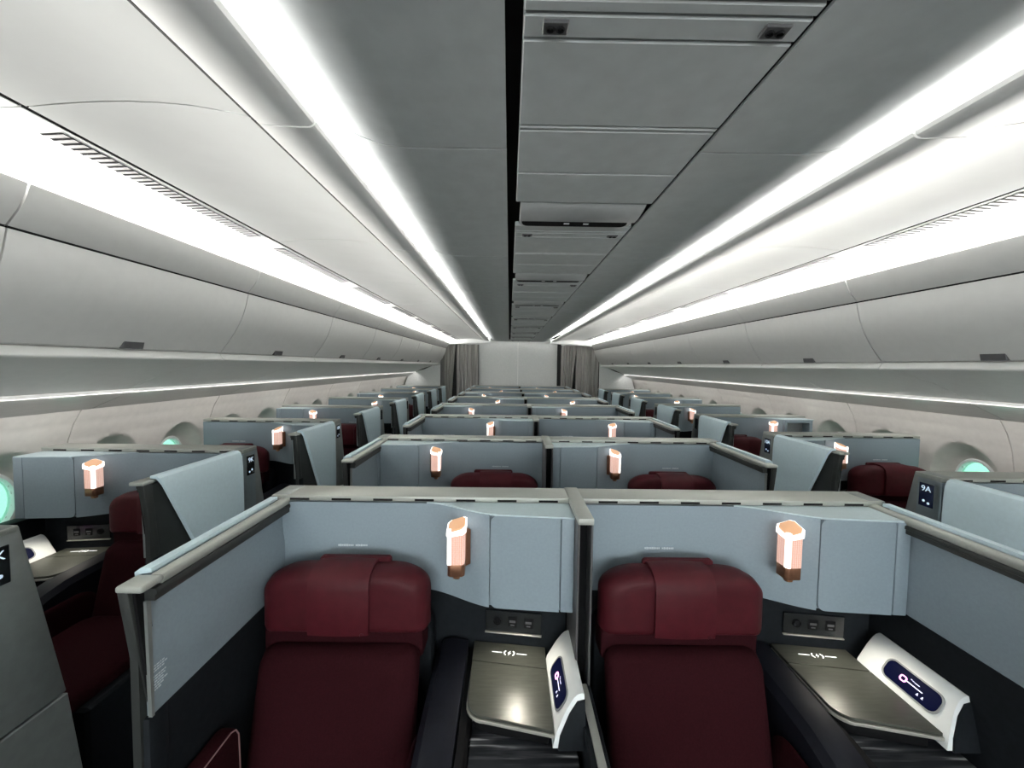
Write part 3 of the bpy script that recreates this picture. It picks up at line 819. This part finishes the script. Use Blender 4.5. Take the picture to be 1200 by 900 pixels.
def suite_shell(x0, y0, mir, aisle, label, near, plate=None, opened=False, placard=False, wide=0, window=False):
    """aisle: 'lo' or 'hi' = which end of the local x axis lies on the aisle"""
    t = thing('suite_shell', label, 'suite partition', (x0, y0, 0), group='suite partitions')
    mm = W if mir else None
    if opened:
        piece('back_panel', b_back_open, 'blue', t, key='backopen', mir=mm)
        piece('locker_recess', b_cubby, 'postgrey', t, key='cubby', mir=mm)
    else:
        piece('back_panel', b_back, 'blue', t, key='back', mir=mm)
        piece('locker_door', b_ldoor, 'blue', t, key='ldoor', mir=mm)
        piece('locker_edge', b_lstrip, 'blue', t, key='lstrip', mir=mm)
    piece('locker_top', b_ltop, 'blue_top', t, key='ltop', mir=mm)
    cap = piece('partition_cap', lambda: box(0, W + wide * .5, 0, .115, ZH + .004, 1.181, .003, 2), 'cap', t, key='cap%.2f' % wide)
    if near:
        for i in range(7):
            piece('cap_slot', b_capslot, 'slot', cap, (.10 + .147 * i, 0, 0), key='capslot')
    piece('lower_wall', b_lower, 'dark', t, key='lower', mir=mm)
    if window:
        wm = None if aisle == 'hi' else W
        piece('window_filler', lambda: box(-.078, .0, .03, .11, 0, ZL), 'dark', t, key='wfill', mir=wm)
        piece('window_ledge', lambda: box(-.078, -.002, -.60, .03, 0, .82, .006, 2), 'dark', t, key='wledge', mir=wm)
    c = piece('caption', b_caption, 'print', t, ((.285 if not mir else W - .285), -.0005, 1.003), key='caption')
    am = W + wide if aisle == 'hi' else None
    piece('aisle_post', b_post, 'post', t, key='post', mir=am)
    piece('sliding_door', b_door, 'door', t, key='door', mir=am)
    piece('door_pocket', b_core, 'post_shaded', t, key='core', mir=am)
    piece('end_post', b_end, 'post_shaded', t, key='end', mir=am)
    piece('door_pedestal', b_pedestal, 'dark', t, key='pedestal', mir=am)
    piece('end_gap', b_gap, 'slot', t, key='endgap', mir=am)
    piece('end_trim', b_jamb, 'post', t, key='endtrim', mir=am)
    r = piece('wall_rail', b_rail, 'cap', t, key='rail', mir=am)
    piece('rail_groove', b_railgroove, 'post_shaded', r, key='railgroove', mir=am)
    piece('inner_panel', b_inner, 'blue', t, key='inner', mir=am)
    piece('lower_panel', b_innerlow, 'dark', t, key='innerlow', mir=am)
    p = piece('number_plate', b_plate, 'plate' if plate and plate.endswith('A') else 'plateblack', t, key='plate' + ('A' if plate and plate.endswith('A') else 'K'), mir=am)
    if plate:
        sgn = -1 if aisle == 'lo' else 1
        xo = (0 - .0028) if aisle == 'lo' else (W + wide + .0028)
        rot = (math.pi / 2, 0, -math.pi / 2) if aisle == 'lo' else (math.pi / 2, 0, math.pi / 2)
        put('plate_number', text_mesh(plate, .036), p, (xo, .061, 1.112), rot)
        def dots():
            b = bmesh.new()
            for (a, z) in ((.049, 1.048), (.069, 1.056)):
                prism([(a + .006 * math.cos(q), z + .006 * math.sin(q)) for q in [i * math.pi / 4 for i in range(8)]], -.0032, -.002, 'x', bm=b)
            return b
        piece('plate_symbol', dots, 'platetext', p, key='platedots', mir=am)
    if placard:
        q = piece('placard', b_placard, 'print', t, ((.0458 if aisle == 'lo' else W + wide - .0468), -.495, .935), key='placard')
    return t
def console(x0, y0, mir, label, detail, light):
    t = thing('side_console', label, 'console', (x0, y0, 0), group='side consoles')
    mm = W if mir else None
    piece('console_body', b_body, 'dark', t, key='cbody', mir=mm)
    f = piece('console_side', b_fascia, 'slot', t, key='fascia', mir=mm)
    piece('console_shelf', b_shelf, 'marble', t, key='shelf', mir=mm, label='dark marbled shelf with pale streaks')
    tt = piece('table_top', b_tabletop, 'table', t, key='ttop', mir=mm)
    piece('table_trim', b_tabletrim, 'trim', tt, key='ttrim', mir=mm)
    piece('table_support', b_tableunder, 'slot', t, key='tunder', mir=mm)
    pd = piece('charging_pad', b_pad, 'table', t, key='tpad', mir=mm)
    bo = piece('control_bolster', b_bolster, 'white', t, key='bolster', mir=mm, label='white control wedge beside the table')
    piece('bolster_end', b_bolend, 'dark', bo, key='bolend', mir=mm)
    # socket panel stands on the angled wall behind the table
    def on_wall(f):
        def g():
            b = f(); b.transform(Matrix.Translation((.762, .0225, .682)) @ Matrix.Rotation(WA, 4, 'Z')); return b
        return g
    sp = piece('socket_panel', on_wall(b_sockpanel), 'plateblack', t, key='sockpanel', mir=mm)
    piece('socket_strip', on_wall(b_sockstrip), 'trim', sp, key='sockstrip', mir=mm)
    if detail:
        for i, x in enumerate((.045, .10, .158)):
            def s_(x=x, i=i):
                b = b_sock() if i else b_sock_round(); b.transform(Matrix.Translation((x, 0, .041))); return b
            piece('socket', on_wall(s_), 'slot', sp, key='sock%d' % i, mir=mm)
            if i:
                def s2(x=x):
                    b = b_sockport(); b.transform(Matrix.Translation((x, 0, .041))); return b
                piece('port', on_wall(s2), 'latch', sp, key='sockp%d' % i, mir=mm)
        mk = piece('charging_mark', b_mark, 'mark', pd, ((.850 if not mir else W - .850), -.035, TZ), (0, 0, -.12 if not mir else .12), key='mark')
        for v in (-.12, -.36, -.50):
            piece('slot', b_fslot, 'latch', f, (.0 if not mir else W - 2 * .702, v, .56), key='fslot')
        Rm = Matrix.Translation((1.0045 - .004, -.208, .6785 + .001)) @ Matrix.Rotation(-SA, 4, 'Y') @ Matrix.Rotation(-math.pi / 2, 4, 'Z')
        def on_face(f):
            def g():
                b = f(); b.transform(Rm); return b
            return g
        sf = piece('screen_frame', on_face(b_screenframe), 'postgrey', bo, key='sframe', mir=mm)
        piece('screen', on_face(b_screen), 'screen', bo, key='screen', mir=mm, label='dark blue touch screen with a dimmer slider')
        piece('screen_icon', on_face(lambda: (lambda b: (b.transform(Matrix.Translation((-.022, .0, 0))), b)[1])(b_bulb())), 'pink', bo, key='bulb', mir=mm)
        piece('screen_slider', on_face(b_slider), 'lilac', bo, key='slider', mir=mm)
    if light:
        l = bpy.data.lights.new('locker_light', 'SPOT'); l.energy = 1.0; l.spot_size = math.radians(115); l.spot_blend = .9; l.color = (1, .93, .80); l.shadow_soft_size = .012
        lo = bpy.data.objects.new('locker_light', l); C.objects.link(lo); lo.location = (x0 + (.875 if not mir else W - .875), y0 - .075, ZL - .012)
        lo.rotation_euler = (-.35, 0, 0)
    return t
def seat(x0, y0, mir, label, detail=True, arm=True):
    t = thing('airline_chair', label, 'seat', (x0, y0, 0), group='burgundy suite seats')
    mm = W if mir else None
    hr = piece('headrest', b_headrest, 'leather', t, key='headrest', mir=mm, ang=70)
    piece('headrest_cover', b_cover, 'leather2', hr, key='cover', mir=mm, ang=50)
    piece('cover_fold', b_coverflap, 'leather2', hr, key='coverflap', mir=mm)
    piece('backrest', b_backrest, 'cloth', t, key='backrest', mir=mm, ang=70)
    piece('neck_band', b_neck, 'cloth', t, key='neck', mir=mm)
    piece('seat_shell', b_seatshell, 'dark', t, key='seatshell', mir=mm)
    piece('cushion', b_cushion, 'cloth', t, key='cushion', mir=mm, ang=70)
    piece('seat_base', b_seatbase, 'dark', t, key='seatbase', mir=mm)
    if arm:
        a = piece('armrest', b_arm, 'cloth', t, key='arm', mir=mm)
        piece('armrest_piping', b_armpipe, 'pinkpiping', a, key='armpipe', mir=mm)
    sp = piece('side_pad', b_sidepad, 'navy', t, key='sidepad', mir=mm)
    piece('pad_seam', b_padseam, 'slot', sp, key='padseam', mir=mm)
    piece('side_bolster', b_bolsterred, 'cloth', t, key='sbred', mir=mm, ang=70)
    if detail:
        piece('headrest_piping', b_headpiping, 'piping', hr, key='hpipe', mir=mm)
        piece('crest', b_crest, 'piping', hr, ((.385 if not mir else W - .385), -.179, .80), key='crest')
    return t
def lamp(x0, y0, mir, label):
    u = .696; a = math.radians(27)
    n = Vector((-math.sin(a), -math.cos(a)))
    px = u + n.x * .052; py = vfront(u) + n.y * .052
    a = math.radians(43)
    if mir: px = W - px; a = -a
    t = thing('wall_lamp', label, 'lamp', (x0 + px, y0 + py, .952), (0, 0, -a), group='copper wall lamps')
    piece('lamp_knob', b_lampknob, 'copper', t, key='lknob')
    piece('lamp_base', b_lampblock, 'copperdark', t, key='lblock')
    piece('lamp_shade', b_lampmesh, 'perf', t, key='lmesh', label='perforated copper shade lit from inside')
    piece('lamp_frame', b_lampframe, 'glow', t, key='lframe', label='glowing white frame')
    piece('lamp_cap', b_lampcap, 'captop', t, key='lcap')
    piece('lamp_bracket', b_lampback, 'copperdark', t, key='lback')
    return t
def divider(y0, label, near):
    t = thing('centre_divider', label, 'divider', (-.0155, y0, 0), group='centre dividers')
    piece('divider_cap', lambda: box(-.0245, .0245, -.19, .118, 1.163, 1.184, .003, 2), 'cap', t, key='dcap')
    for x in (-.0205, .0205):
        piece('divider_post', lambda: box(-.0035, .0035, -.185, -.002, .02, 1.163, .002, 1), 'latch', t, (x, 0, 0), key='dpost')
    piece('divider_core', lambda: box(-.0165, .0165, -.13, .10, 0, 1.163), 'slot', t, key='dcore')
    lw = piece('low_wall', lambda: box(-.024, .024, -.98, -.19, 0, .655, .003, 1), 'dark', t, key='dlow')
    piece('low_wall_rail', lambda: box(-.010, .012, -.975, -.195, .655, .664, .003, 2), 'cap', lw, key='dlowrail')
    return t

CP, LP, RP = 1.093, 1.085, 1.085
XL, XR = -1.095, 0.0
def nth(k): return ORD[k]
for k in range(0, 8):
    y0 = 1.345 + CP * k; mir = (k % 2 == 1)
    for side, x0 in (('left', XL), ('right', XR)):
        suite_shell(x0, y0, mir, 'lo' if side == 'left' else 'hi',
                    'blue grey partition of the centre block, %s row, %s of the divider' % (nth(k), side), k < 3, placard=(k == 0 and side == 'left'), wide=(.030 if side == 'right' else 0))
        lamp(x0, y0, mir, 'glowing copper lamp on the %s centre row partition, %s of the divider' % (nth(k), side))
        if k < 3:
            seat(x0, y0, mir, 'burgundy seat of the centre block, %s row, %s of the divider' % (nth(k), side), arm=(side == 'left') != mir)
            console(x0, y0, mir, 'console with grey table and white wedge, centre block, %s row, %s suite' % (nth(k), side), k < 2, k == 0)
    divider(y0, 'dark slotted divider between the two %s row centre suites' % nth(k), k < 3)
for side, s, Y0, pit, ks in (('left', -1, 2.045, LP, range(-1, 7)), ('right', 1, 1.66, RP, range(0, 7))):
    x0 = -2.75 if s < 0 else 1.66
    for k in ks:
        y0 = Y0 + pit * k
        if s < 0: x0 = -2.71 if k == -1 else -2.75
        if s < 0: mir = (k % 2 == 0)         # left: even rows keep the console at the window
        else: mir = (k % 2 == 1)
        r = k + 1 if s < 0 else k
        pl = None
        if s < 0 and k <= 1: pl = '%dK' % (9 + k)
        if s > 0 and k <= 1: pl = '%dA' % (9 + k)
        extra = ', seat plate %s' % pl if pl else ''
        if s > 0 and k == 2: extra = ', its locker open'
        suite_shell(x0, y0, mir, 'hi' if s < 0 else 'lo', 'blue grey window suite with sliding door, %s side, %s row%s' % (side, nth(r), extra), k < 2, plate=pl, opened=(s > 0 and k == 2), window=True)
        lamp(x0, y0, mir, 'glowing copper lamp in the %s window suite along the %s wall' % (nth(r), side))
        if k < 5:
            seat(x0, y0, mir, 'burgundy seat in the %s window suite along the %s wall' % (nth(r), side), k < 2)
            console(x0 + (.024 if s < 0 and mir else 0), y0, mir, 'console with grey table in the %s window suite along the %s wall' % (nth(r), side), k < 2, k in (0, -1) and s < 0)
